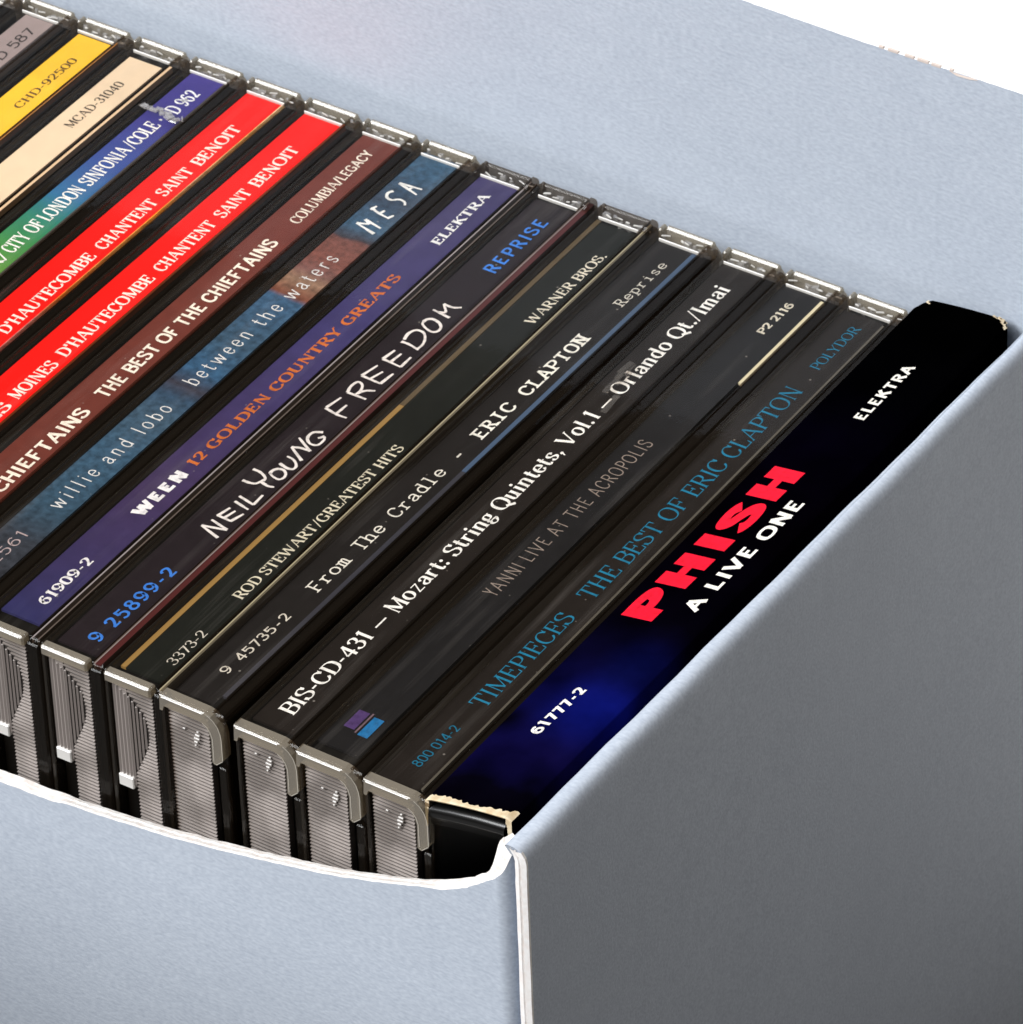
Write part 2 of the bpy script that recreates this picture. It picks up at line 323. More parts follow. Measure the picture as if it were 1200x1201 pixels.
def strip(P, W, closed):
    n = len(P); vs = []
    for i in range(n):
        a = P[(i-1) % n] if closed or i > 0 else P[i]; b = P[(i+1) % n] if closed or i < n-1 else P[i]
        dx, dy = b[0]-a[0], b[1]-a[1]; l = math.hypot(dx, dy) or 1
        nx, ny = -dy/l, dx/l; h = W[i]/2
        vs += [(P[i][0]+nx*h, P[i][1]+ny*h), (P[i][0]-nx*h, P[i][1]-ny*h)]
    fs = [[2*i, 2*i+1, 2*((i+1) % n)+1, 2*((i+1) % n)] for i in range(n if closed else n-1)]
    return vs, fs
def lettering(text, style, jitter=0, rnd=None):
    """list of (verts2d, faces) pieces in 1/100 cap heights; returns pieces and total width"""
    tk, tn, sl, sh, mono, track = STY[style]
    X = 0; out = []; ext = []
    def width(dx, dy, forced_thin=False, forced_thick=False):
        if forced_thick: return tk
        if forced_thin: return tn*1.15
        l = math.hypot(dx, dy) or 1; s = abs(dy)/l
        if sl or tk-tn > 3:
            if dx*dy > 0 and s < .985: return tn+(tk-tn)*.12 if s > .3 else tn
            if s > .3: return tk if s > .6 else tn+(tk-tn)*.8
            return tn
        return tn+(tk-tn)*s
    for ch in text:
        adv, data = G.get(ch, G[' '])
        low = ch.islower() and ch != 'y'
        if not data:
            X += (mono if mono else adv)+track; continue
        items = [it for it in data.split(';')]
        st = []
        for it in items:
            k, rest = it.split(' ', 1); P = [tuple(float(q) for q in p.split(',')) for p in rest.split(' ')]
            if jitter: P = [(a+rnd.uniform(-jitter, jitter), b+rnd.uniform(-jitter, jitter)) for a, b in P]
            st.append((k, P))
        sc = 1.0; off = X
        if mono:
            ink_w = adv-16
            sc = min(1.0, 50/max(ink_w, 1)); off = X+(mono-adv*sc)/2
        diag_ends = [tuple(round(c) for c in e) for k, P in st for e in (P[0], P[-1])]
        for k, P in st:
            Q = [(a*sc+off, b) for a, b in P]; k0 = k[0]; th = k.endswith('-')
            if k0 == 'q':
                if sl and not mono:
                    (ax, ay), (bx, by) = Q; d = 1 if bx <= ax+3 else 1
                    w1 = tn*1.0
                    out.append(([(ax-w1*1.5, ay), (ax+w1*.5, ay), (bx+w1*.5, by), (bx-w1*.3, by)], [[0, 1, 2, 3]]))
                continue
            if k0 == 'd':
                r = tk*.56; cx, cy = Q[0]; n = 10
                out.append(([(cx+r*math.cos(i*2*math.pi/n), cy+r*math.sin(i*2*math.pi/n)) for i in range(n)], [list(range(n))])); continue
            if k0 in 'co':
                C = catmull(Q, k0 == 'o'); n = len(C); W = []
                for i in range(n):
                    a = C[(i-1) % n] if k0 == 'o' or i else C[0]; b = C[(i+1) % n] if k0 == 'o' or i < n-1 else C[-1]
                    dx, dy = b[0]-a[0], b[1]-a[1]; l = math.hypot(dx, dy) or 1
                    W.append(tn+(tk-tn)*(abs(dy)/l)**1.6)
                # curve extremes were drawn on the cap line: pull the stroke inside it
                C = [(a, b-(W[i]/2 if b > 50 else -W[i]/2)*max(0, (abs(b-50)-25)/26)*(0 if low and b < 80 and b > 50 else 1)) for i, (a, b) in enumerate(C)]
                out.append(strip(C, W, k0 == 'o')); continue
            (ax, ay), (bx, by) = Q[0], Q[-1]
            horiz = abs(by-ay) < 5
            wd = width(bx-ax, by-ay, th, k0 == 'v' and False)
            if k0 == 'v': wd = tk
            if k0 == 'b': wd = tn if not sl or mono else (tk+tn)*.42
            if horiz:
                def pull(y): return y-wd/2 if y > 90 else (y+wd/2 if -3 < y < 10 else (y-wd/2 if low and y == 66 else y))
                ay, by = pull(ay), pull(by)
                if not sl and not mono: pass
            out.append(strip([(ax, ay), (bx, by)], [wd/max(.55, abs(by-ay)/math.hypot(bx-ax, by-ay)) if (not horiz and k0 == 's' and abs(bx-ax) > 3 and not sl) else wd]*2, False))
            if sl and k0 == 's' or (mono and k0 == 's'):
                for (ex, ey), (ox, oy), raw in (((ax, ay), (bx, by), P[0]), ((bx, by), (ax, ay), P[-1])):
                    vert = abs(P[0][0]-P[-1][0]) < 1
                    if not (abs(ey) < 1 or abs(ey-100) < 1 or (low and abs(ey-66) < 1) or ey < -20): continue
                    if not vert and diag_ends.count(tuple(round(c) for c in raw)) > 1: continue
                    L_ = wd/2+sl; Rr = wd/2+sl
                    if mono and ch in 'iIl1': L_ = Rr = wd/2+sl*1.25
                    if low and ey > 50 and ch not in 'w': Rr = wd/2
                    if ch == 'y': continue
                    d = 1 if ey < oy else -1
                    out.append(([(ex-L_, ey), (ex+Rr, ey), (ex+Rr, ey+d*sh*.55), (ex+wd/2, ey+d*sh*1.5), (ex-wd/2, ey+d*sh*1.5), (ex-L_, ey+d*sh*.55)], [[0, 1, 2, 3, 4, 5]]))
        X += (mono if mono else adv)+track
    return out, X-track
def text_mesh(text, style, xb, y0, y1, cap, z, color, parent, jitter=0, seed=1, gaps=None, xb1=None, slope=0.0):
    """lay the text along +y with its letters' up direction towards -x, printed on the sheet at height z (mm).
    The strokes are stepped by 2 micrometres so that no two faces share a plane."""
    pieces, wid = lettering(text, style, jitter, random.Random(seed))
    xs = [v[0] for vs, f in pieces for v in vs]; lo, hi = min(xs), max(xs)
    mb = MB(); sc = (y1-y0)/(hi-lo); k = cap/100; xb1 = xb if xb1 is None else xb1
    for i, (vs, fs) in enumerate(pieces):
        zz = z+.02+.002*(i % 9)
        pts = []
        for a, b in vs:
            t = (a-lo)/(hi-lo); y = y0+(a-lo)*sc; x = xb+(xb1-xb)*t-b*k
            pts.append((x, y, zz+slope*x))
        mb.add(pts, fs)
    o = mb.build('lettering', ink(color), parent); recalc(o)
    for p in o.data.polygons:                 # face up
        if p.normal.z < 0: p.flip()
    return o

# ------------------------------------------------------------------ the table
mb = MB(); mb.add([(-9000, -9000, 0), (9000, -9000, 0), (9000, 9000, 0), (-9000, 9000, 0)], [[0, 1, 2, 3]])
tag(mb.build('tabletop', M_TABLE, None, 0), 'plain grey tabletop under the cardboard box', None, None, 'structure')
mb = MB(); prof = [(175, 1.0), (175, 2.0), (1500, 2.0)]+[(1500+400*math.sin(math.radians(a)), 402-400*math.cos(math.radians(a))) for a in range(9, 91, 9)]+[(1900, 800), (1902, 800)]+[(1500+402*math.sin(math.radians(a)), 402-402*math.cos(math.radians(a))) for a in range(90, 8, -9)]+[(1500, 1.0)]
mb.prism_x(prof, -1800, 1500); tag(mb.build('backdrop', M_BACKDROP, None, 0), 'white paper backdrop sweeping up behind the box', None, None, 'structure')

# ------------------------------------------------------------------ the cardboard box
box = empty('cardboard_box', (0, 0, TOP-.1455))
tag(box, 'pearl grey cardboard storage box with a scooped front edge, holding the CDs', 'box')
ZO = 145.5
XL = -186.0
def interp(tab, x):
    if x <= tab[0][0]: return tab[0][1]
    for (a, b), (c, d) in zip(tab, tab[1:]):
        if x <= c:
            t = (x-a)/(c-a); return b+(d-b)*t
    return tab[-1][1]
CUT = [(-186, 0), (-183, -6), (-176, -12), (-160, -18), (-145, -21.5), (-128, -24), (-100, -25.4), (-86, -25.6), (-72, -25.3), (-57, -24.4), (-43, -22.75), (-28, -19.95), (-14, -16.7), (-7, -14.6), (-.5, -12.3), (5, -9.7), (8.0, -7.5), (9.6, -6.4), (10.5, -5.1), (11.0, -2.9), (11.5, -.2), (12.0, .9), (13.3, 1.2), (20, .6)]
CUTO = [c_ for c_ in CUT if c_[0] < 4]+[(5, -9.9), (8, -7.9), (10.7, -5.7), (12.4, -4.4), (13.5, -3.0), (14.0, -1.2), (14.3, .6), (20, .6)]
# front panel: a sheet that runs along the front and bends round the corner
def front_panel():
    rr = random.Random(3)
    path = []       # (x, y, nx, ny) of outer face
    x = XL
    while x < 12.3: path.append((x, -3.0, 0, -1)); x += .8 if x < 7 else .3
    for i in range(10):
        a = math.radians(i*8); path.append((12.3+2.3*math.sin(a), -.7-2.3*math.cos(a), math.sin(a), -math.cos(a)))
    path.append((path[-1][0]+.3, path[-1][1]+1.0, path[-1][2], path[-1][3]))
    rows_o, rows_i = [], []
    T = 2.1
    zt = []
    zo_ = []
    for i, (x, y, nx, ny) in enumerate(path): zt.append(interp(CUT, x-nx*T)); zo_.append(interp(CUTO, x)+(.45 if -60 < x < 2 else 0))
    for _ in range(4): zo_ = [zo_[0]]+[(zo_[i-1]+2*zo_[i]+zo_[i+1])/4 for i in range(1, len(zo_)-1)]+[zo_[-1]]
    zs = zt[:]
    for _ in range(3): zs = [zs[0]]+[(zs[i-1]+2*zs[i]+zs[i+1])/4 for i in range(1, len(zs)-1)]+[zs[-1]]
    j1 = 0; j2 = 0
    mbf = MB(); mbe = MB(); vo = []; vi = []
    for i, (x, y, nx, ny) in enumerate(path):
        j1 = j1*.6+rr.uniform(-.07, .07); j2 = j2*.6+rr.uniform(-.08, .08)
        z = zo_[i]
        vo.append(((x, y, z+j1-.12), (x-nx*.16, y-ny*.16, z+.10+j1)))
        z = zs[i]
        vi.append(((x-nx*T, y-ny*T, z+j2-.12), (x-nx*(T-.16), y-ny*(T-.16), z+.10+j2)))
    n = len(path)
    V = []; F = []
    for i in range(n):
        x, y, nx, ny = path[i]
        V += [vo[i][0], (vo[i][0][0], vo[i][0][1], min(vo[i][0][2]-3, -30)), (x, y, -145), vi[i][0], (x-nx*T, y-ny*T, -145)]
    for i in range(n-1):
        a = 5*i; b = 5*(i+1)
        F += [[a, a+1, b+1, b], [a+1, a+2, b+2, b+1], [a+3, b+3, b+4, a+4], [a+2, a+4, b+4, b+2]]
    mbf.add(V, F, True); o = mbf.build('front_panel', M_CARD, box, ZO); recalc(o)
    # cut edge: outer lip, two layers with a thin groove between them, inner lip
    V = []; F = []
    for i in range(n):
        x, y, nx, ny = path[i]; o0, o1 = vo[i]; i0, i1 = vi[i]
        g = .5+rr.uniform(-.05, .05); zg = (o1[2]+i1[2])/2-.16-rr.uniform(0, .1)
        l = lambda t, z: (x-nx*t, y-ny*t, z)
        V += [o0, o1, l(T*g-.14, (o1[2]+i1[2])/2), l(T*g, zg), l(T*g+.12, (o1[2]+i1[2])/2+.02), i1, i0]
    for i in range(n-1):
        for k in range(6): F.append([7*i+k, 7*i+k+1, 7*(i+1)+k+1, 7*(i+1)+k])
    mbe.add(V, F); e = mbe.build('cut_edge', M_RAW, o, ZO); recalc(e)
    return o
front_panel()
# side panel: one thick sheet folded over at the top, raw edge towards the front
def side_panel():
    prof = []     # (x, z, end_y)
    prof.append((17.25, -145, -3.0)); prof.append((17.25, -60, -3.0)); prof.append((17.3, -20, -3.0)); prof.append((17.3, -3, -3.0)); prof.append((17.3, -.6, -3.0))
    for i in range(1, 11):
        a = math.radians(i*9); prof.append((15.6+1.7*math.cos(a), .0+2.4*math.sin(a), -3.0-.3*math.sin(a)))
    for i in range(1, 8):
        a = math.radians(90+i*12); prof.append((15.5+1.9*math.cos(a), 1.2+1.2*math.sin(a), -3.3+.1*i))
    prof.append((13.65, .2, -2.0)); prof.append((13.9, -.5, -1.8)); prof.append((15.3, -.7, -2.2)); prof.append((15.5, -1.4, -3.0)); prof.append((15.5, -145, -3.0))
    ys = [0.0, .012, .05]+[i/40 for i in range(4, 41)]
    rr = random.Random(5); V = []; F = []; n = len(prof)
    for iy, t in enumerate(ys):
        for ip, (x, z, e) in enumerate(prof):
            y = e+(131.5-e)*t
            wob = .10*math.sin(y*.21+1)+.07*math.sin(y*.53)
            sx = (.010+.010*(1 if x < 15 else .35))*max(0, y)
            jag = rr.uniform(-.05, .05) if iy == 0 and z > -60 else 0
            V.append((x+sx+wob*(1 if z > -20 else .3)*.6, y+jag, z))
    for iy in range(len(ys)-1):
        for ip in range(n-1): F.append([iy*n+ip, iy*n+ip+1, (iy+1)*n+ip+1, (iy+1)*n+ip])
    m = MB(); m.add(V, F, True); m.add([V[i] for i in range(n)], [list(range(n))]); o = m.build('side_panel', M_CARD, box, ZO); recalc(o)
    # raw near end: two paper layers standing 0.1 mm proud
    m = MB(); V = []; F = []
    zs = [2.0-.9*i for i in range(8)]+[-6-3.0*i for i in range(47)]
    for i, z in enumerate(zs):
        top = max(0, (z-.0)/2.4)
        xo = 17.3 if z < 0 else 15.6+1.7*math.sqrt(max(0, 1-top*top)); xi = xo-1.75 if z < 0 else max(14.6, xo-1.75)
        jo = rr.uniform(-.05, .05); ji = rr.uniform(-.05, .05)
        xm = (xo+xi)/2+rr.uniform(-.05, .05)
        V += [(xi+ji, -2.9, z), (xi+ji, -3.3, z), (xm-.22, -3.42, z), (xm, -3.12, z), (xm+.2, -3.45, z), (xo+.06+jo*.5, -3.32, z), (xo+.06, -2.9, z)]
    for i in range(len(zs)-1):
        for k in range(6): F.append([7*i+k, 7*i+k+1, 7*(i+1)+k+1, 7*(i+1)+k])
    m.add(V, F); e = m.build('cut_edge', M_SEAM, o, ZO); recalc(e)
side_panel()
# back panel
m = MB(); V = []; F = []; rr = random.Random(11); n = 0
xs = [XL-2+i*1.0 for i in range(int(20.5-XL+2))]
for x in xs:
    z = 39.9+.12*math.sin(x*.13)+rr.uniform(-.05, .05)
    V += [(x, 130, -145), (x, 130, z), (x, 130.15, z+.12), (x, 132.2, z+.12), (x, 132.35, z), (x, 132.35, -145)]
for i in range(len(xs)-1):
    for k in range(5): F.append([6*i+k, 6*i+k+1, 6*(i+1)+k+1, 6*(i+1)+k])
m.add(V, [f_ for f_ in F if (f_[0] % 6) in (0, 4)]); m.add([V[-6+i] for i in range(6)], [[0, 1, 2, 3, 4, 5]]); m.add([V[i] for i in range(6)], [[0, 1, 2, 3, 4, 5]])
bpan = m.build('back_panel', M_CARD, box, ZO)
m = MB(); m.add(V, [f_ for f_ in F if (f_[0] % 6) not in (0, 4)]); m.build('cut_edge', mat('clean_paper_edge', (.95, .94, .93, 1), .8), bpan, ZO)
m = MB(); rr = random.Random(12); x = -12.0      # frayed raw edge of the back panel's rim
while x < 6:
    l = rr.uniform(.6, 2.0)
    if rr.random() < (.75 if -9 < x < 2 else .3): m.box(x, x+l, 129.96, 130.3, 39.7, 40.05+rr.uniform(.02, .16), .05)
    x += l+rr.uniform(.3, 1.6)
m.add([(2.2, 129.93, 39.75), (3.1, 129.9, 39.45), (5.2, 129.9, 39.55), (6.6, 129.93, 39.85), (4.2, 130.1, 40.15)], [[0, 1, 2, 3, 4]])
fr = m.build('frayed_rim', M_FRAY, bpan, ZO)
m = MB(); m.box(XL-2, XL, -3, 130, -145, 2); m.build('side_panel', M_CARD, box, ZO)
m = MB(); m.box(XL, 13.4, -.9, 129.9, -145, -143.4); m.build('bottom_panel', M_CARD, box, ZO)

HAND6 = [[(3.47,82.43),(4.8,82.44),(6.69,82.01)],[(3.57,83),(3.28,84.52),(3.78,85.77),(4.98,85.82),(5.95,84.83),(6.5,83.39),(6.39,81.91)],[(3.55,87.94),(3.74,88.76),(4.44,89.18),(5.67,88.89),(6.48,88.11),(6.58,87.1),(5.93,86.59),(4.85,86.81),(3.83,87.39),(3.55,88.01)],[(6.26,90.68),(4.79,90.86),(3.14,91.11)],[(4.19,91.02),(5.03,91.53),(3.72,93.01)],[(3.72,93.01),(5.33,92.99),(6.42,93.64)],[(3.51,77.66),(6.78,77.36)],[(3.51,77.66),(3.86,80.22)],[(4.88,77.71),(5.11,80)],[(6.78,77.36),(6.75,80.01)],[(3.13,72.84),(6.46,72.63)],[(3.13,72.84),(3.76,75.98)],[(4.57,72.77),(5.21,75.17)],[(6.46,72.63),(6.75,75.52)],[(3.6,68.59),(6.78,68.58)],[(3.6,68.59),(3.23,70.02),(3.49,71.35),(4.39,71.11),(4.93,70.04),(4.87,68.77)],[(4.91,68.99),(5.58,70.16),(6.79,70.89)],[(2.96,63.96),(5.25,63.54),(6.86,63.6)],[(3.02,64.12),(3.52,67.11)],[(5.04,63.49),(5.2,66.08)],[(6.87,32.15),(3.32,33.22)],[(3.32,33.22),(6.97,34.19)],[(6.93,34.24),(3.8,34.98)],[(3.9,36.22),(6.31,36.06)],[(3.98,36.12),(4.47,38.48)],[(5.06,36.19),(5.5,38.29)],[(6.22,36.01),(6.88,38.32)],[(4.18,40.01),(6.87,39.42)],[(4.06,41.27),(6.86,40.67)],[(6.86,40.67),(6.75,43.12)],[(2.37,44.42),(3.52,44.44),(4.46,44.82),(4.9,46.09)],[(2.22,47.24),(3.55,47.15),(4.78,46.51),(5.07,45.75)],[(4.73,45.47),(6.17,45.15),(7.08,45.4)],[(4.82,47.62),(4.76,48.33),(5.18,49.03),(6.01,49.23),(6.78,48.65),(7.01,47.74),(6.58,47.15),(5.6,47.26),(4.71,47.7)],[(4.68,50.2),(6.14,49.84),(7.04,50.12),(6.95,51),(5.87,51.86),(4.66,52.06)],[(6.97,52.29),(3.97,54.1)],[(3.97,54.1),(5.21,54.62),(6.78,54.66)],[(6.78,54.66),(3.67,56.41)],[(5.87,59.19),(4.68,58.39),(4.71,57.01),(5.73,56.11),(6.85,56.37),(6.98,57.73),(6.6,58.49)],[(6.6,58.49),(6.02,57.68)]]
HAND8 = [[(6.23,102.06),(2.52,102.97)],[(2.52,102.97),(4.3,103.7)],[(4.3,103.7),(3.09,104.35)],[(3.09,104.35),(6.33,103.68)],[(2.23,107.28),(3.89,106.69),(5.82,106.35)],[(2.39,106.79),(2.69,107.97)],[(4.12,106.62),(4.32,107.66)],[(5.73,106.22),(6.18,107.31)],[(2.62,112.4),(2.24,111.54),(2.74,110.58),(3.66,110.38),(4.59,111.07),(5.58,110.95),(6.13,110.28)],[(2.26,114.49),(6.12,113.36)],[(2.26,114.49),(6.06,114.88)],[(4.4,113.88),(4.63,114.82)]]

def brush(strokes, w, parent, col, z=-.9, seed=2):
    rr = random.Random(seed); m = MB()
    for i, st in enumerate(strokes):
        P = catmull(st, False) if len(st) > 2 else [tuple(st[0][a]+(st[1][a]-st[0][a])*t/4 for a in (0, 1)) for t in range(5)]
        W = [w*(1-.35*(k/max(1, len(P)-1)))*rr.uniform(.88, 1.15) for k in range(len(P))]
        vs, fs = strip(P, W, False); m.add([(a, b, z+.02+.002*(i % 12)) for a, b in vs], fs)
    o = m.build('lettering', ink(col), parent)
    for p_ in o.data.polygons:
        if p_.normal.z < 0: p_.flip()
    return o
# ------------------------------------------------------------------ jewel cases
PITCH = 10.5847
CW = 10.38            # width of a closed case
def shared():
    S = {}
    m = MB()                                        # clear spine plate over the printed label
    m.box(.12, 8.05, .5, 124.3, -.7, -.02, .22); S['plate'] = m.mesh('spine_cover', M_CLEAR)
    m = MB(); m.box(.08, .72, .3, 124.2, -142, -.74, .1); m.box(.02, .42, .5, 124.3, -.72, .06, .14); S['rail'] = m.mesh('spine_rail', M_RAIL)
    m = MB(); m.box(8.2, 10.3, .9, 124.2, -1.5, -.28, .28); m.box(8.25, 8.62, .9, 124.2, -.27, -.05, .09); m.box(9.78, 10.3, 1.1, 124.0, -142, -1.52, .1); S['lid'] = m.mesh('lid', M_LID)
    m = MB(); m.box(.9, 9.6, 2.2, 122.9, -141, -1.7); S['tray'] = m.mesh('disc_tray', M_BLACK)
    m = MB(); y0 = .55
    for i in range(62):                             # horizontal ribs
        z = -1.9-.62*i
        m.prism_x([(y0+.45, z-.02), (y0+.45, z-.34), (y0+.2, z-.31), (y0+.13, z-.12)], 1.0, 7.55)
    S['ribA'] = m.mesh('ribbed_edge', M_RIB)
    m = MB(); m.box(1.0, 7.55, y0+.42, 2.1, -141, -1.8); S['ribback'] = m.mesh('rib_backing', M_RIBD)
    # ribbing with an arched thumb area
    bound = [(-1.9, 1.6), (-3.06, 3.0), (-3.66, 4.0), (-6.15, 6.1), (-9.06, 6.62), (-11, 6.4), (-13.3, 5.6), (-17.1, 3.9), (-19.2, 3.6)]
    def bx(z):
        for (a, b), (c, d) in zip(bound, bound[1:]):
            if a >= z >= c: return b+(d-b)*(a-z)/(a-c)
        return 3.8
    m = MB()
    for i in range(62):
        z = -1.9-.62*i
        m.prism_x([(y0+.45, z-.02), (y0+.45, z-.34), (y0+.2, z-.31), (y0+.13, z-.12)], bx(z-.3) if z > -20 else 3.9, 7.55)
    S['ribB'] = m.mesh('ribbed_edge', M_RIB)
    m = MB(); m.box(3.9, 7.55, y0+.42, 2.1, -141, -19.4); m.box(1.0, 7.55, y0+.42, 2.1, -19.3, -1.8); S['ribbackB'] = m.mesh('rib_backing', M_RIBD)
    m = MB(); x = 1.0
    while x < 6.5:
        zt = [z for z in [-1.9-.1*j for j in range(175)] if bx(z) > x+.3]
        if zt:
            a_, b_ = min(zt), max(zt)
            m.add([(x+.02, y0+.2, a_), (x+.02, y0+.2, b_), (x+.12, y0+.02, b_-.1), (x+.12, y0+.02, a_+.1), (x+.36, y0+.2, a_), (x+.36, y0+.2, b_)], [[0, 1, 2, 3], [3, 2, 5, 4], [0, 3, 4], [1, 5, 2]])
        x += .6
    m.box(1.0, 3.3, y0+.22, y0+.4, -18.8, -2.2)
    for zz_, xx_ in ((-4.4, 4.6), (-5.6, 5.5), (-8, 6.2), (-11, 6.2), (-13, 5.5), (-15.5, 4.4)): pass
    S['arch'] = m.mesh('arched_grip', M_RIBV)
    m = MB(); m.box(1.0, 3.5, y0-.25, y0+.6, -19.9, -17.9, .15); S['tab'] = m.mesh('moulded_tab', M_GLINT)
    # hinge arm of the lid, wrapping the near top corner (type A)
    def arm(d, z1, wfill):
        m = MB()
        outer = [(.15, .02), (7.6, -.02), (8.6, -.3), (9.5, -1.2), (10.1, -2.4), (10.3, -3.4), (10.3, -z1), (9.0, -z1-1.3), (8.55, -z1-1.0)]
        inner = [(8.5, -4.2), (8.2, -3.0), (7.5, -2.1), (6.8, -1.75), (.9, -1.7), (.6, -2.6), (.15, -2.6)]
        pr = outer+inner; n = len(pr)
        V = []
        for y, s in ((-.05, .12), (.12, 0), (1.7, 0)):
            for i, (x, z) in enumerate(pr):
                cx, cz = 5, -5; dx = (1 if x > cx else -1)*s; dz = (1 if z > -1.0 else 0)*s
                V.append((x-dx if i < 9 else x, y, z-dz))
        F = [[k*n+i, k*n+(i+1) % n, (k+1)*n+(i+1) % n, (k+1)*n+i] for k in (0, 1) for i in range(n)]
        m.add(V, F)
        # end caps as quads so that the concave outline stays clean
        cap = [(0, 14, 15, 15)]
        strips = [[0, 1, 12, 13], [1, 2, 11, 12], [2, 3, 10, 11], [3, 4, 9, 10], [4, 5, 9], [5, 6, 8, 9], [6, 7, 8], [0, 13, 14, 15]]
        m.add([V[i] for i in range(n)], strips); m.add([V[2*n+i] for i in range(n)], strips)
        return m
    m = MB()
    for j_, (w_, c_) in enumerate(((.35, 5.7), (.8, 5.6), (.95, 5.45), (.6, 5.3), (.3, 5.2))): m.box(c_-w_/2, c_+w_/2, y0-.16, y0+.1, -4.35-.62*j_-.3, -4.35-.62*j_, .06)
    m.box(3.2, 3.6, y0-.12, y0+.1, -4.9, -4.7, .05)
    S['glint_bars'] = m.mesh('painted_glint_bars', mat('painted_rib_glint', (.50, .47, .44, 1), .25, Specular_IOR_Level=.6))  # pale bars painted as a highlight broken up by the ribs
    S['armA'] = arm(0, 7.2, True).mesh('hinge_arm', M_GREY)
    m = MB(); m.box(.15, 7.9, -.02, 1.6, -1.72, 0, .28); S['armB'] = m.mesh('hinge_arm', M_GREY)
    m = MB(); m.box(8.15, 10.3, .2, 2.0, -141, -.75, .25); S['sideB'] = m.mesh('lid_corner', M_LID)
    m = MB(); m.box(.5, 7.3, -.10, .1, -.36, -.20, .05); S['glint'] = m.mesh('painted_rim_glint', M_GLINT)  # pale bar painted as the highlight on the near top edge
    m = MB(); m.box(8.9, 10.3, .5, 2.0, -141, -9.2, .2); S['lowB'] = m.mesh('lid_corner', M_LID)
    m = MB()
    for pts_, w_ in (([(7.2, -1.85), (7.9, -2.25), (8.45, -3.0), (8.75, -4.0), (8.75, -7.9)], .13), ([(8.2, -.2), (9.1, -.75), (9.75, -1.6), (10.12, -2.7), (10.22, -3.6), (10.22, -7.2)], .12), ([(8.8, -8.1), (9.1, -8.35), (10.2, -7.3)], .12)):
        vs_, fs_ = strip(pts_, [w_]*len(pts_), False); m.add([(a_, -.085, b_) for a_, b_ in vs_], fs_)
    S['glintA'] = m.mesh('lid_glint', mat('painted_lid_glint', (.46, .42, .36, 1), .3, Specular_IOR_Level=.5))  # pale lines painted as glints along the hinge arm outline
    # far end
    m = MB(); m.box(.9, 9.3, 124.0, 125.0, -2.4, .35, .34); m.box(.1, .85, 123.2, 124.9, -3.0, .3, .25); m.prism_y([(9.3, -2.4), (10.3, -2.4), (10.2, -1.1), (9.3, -.1)], 123.2, 124.6); S['rimA'] = m.mesh('end_rim', M_GREY)
    m = MB(); m.box(.35, 8.4, 124.2, 125.0, -2.4, -.1, .2); m.box(.1, .8, 121.5, 124.9, -2, .1, .2); m.box(8.4, 10.0, 121.8, 124.9, -5, .55, .5); S['rimB'] = m.mesh('end_rim', M_LID)
    m = MB(); m.box(1.0, 7.9, 122.1, 122.3, -1.0, -.45, .05); S['lip'] = m.mesh('label_end_glint', M_GLINT)  # pale bar painted as the reflection where the label ends
    return S
S = shared()
def wedge(m, cx, cy, cz, sx, sy, sz, rot, rr):
    a = math.cos(rot); b = math.sin(rot); P = []
    for dx in (-1, 1):
        for dy in (-1, 1):
            for dz in (-1, 1):
                x = dx*sx*(1-.35*(dz > 0)*rr.random()); y = dy*sy*(1-.4*(dz > 0)*rr.random()); z = dz*sz*(1-.3*rr.random())
                P.append((cx+x*a-y*b, cy+x*b+y*a, cz+z))
    m.add(P, [[0, 1, 3, 2], [4, 6, 7, 5], [0, 4, 5, 1], [2, 3, 7, 6], [0, 2, 6, 4], [1, 5, 7, 3]])
def crystal(rr):
    m = MB()
    for x in (1.6, 3.0, 4.3, 5.4, 6.6, 7.7, 8.7):
        if rr.random() < .8: wedge(m, x+rr.uniform(-.3, .3), 123.15+rr.uniform(-.3, .3), -1.0+rr.uniform(-.3, .35), rr.uniform(.2, .75), rr.uniform(.12, .5), rr.uniform(.3, .8), rr.uniform(-.7, .7), rr)
    return m
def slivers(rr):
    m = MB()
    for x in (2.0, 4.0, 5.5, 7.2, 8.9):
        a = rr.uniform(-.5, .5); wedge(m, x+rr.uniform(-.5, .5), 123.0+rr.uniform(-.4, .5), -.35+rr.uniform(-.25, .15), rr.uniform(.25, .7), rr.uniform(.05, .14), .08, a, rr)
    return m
group = 'CD jewel cases standing spine up in the box'
WH = (255, 250, 243)
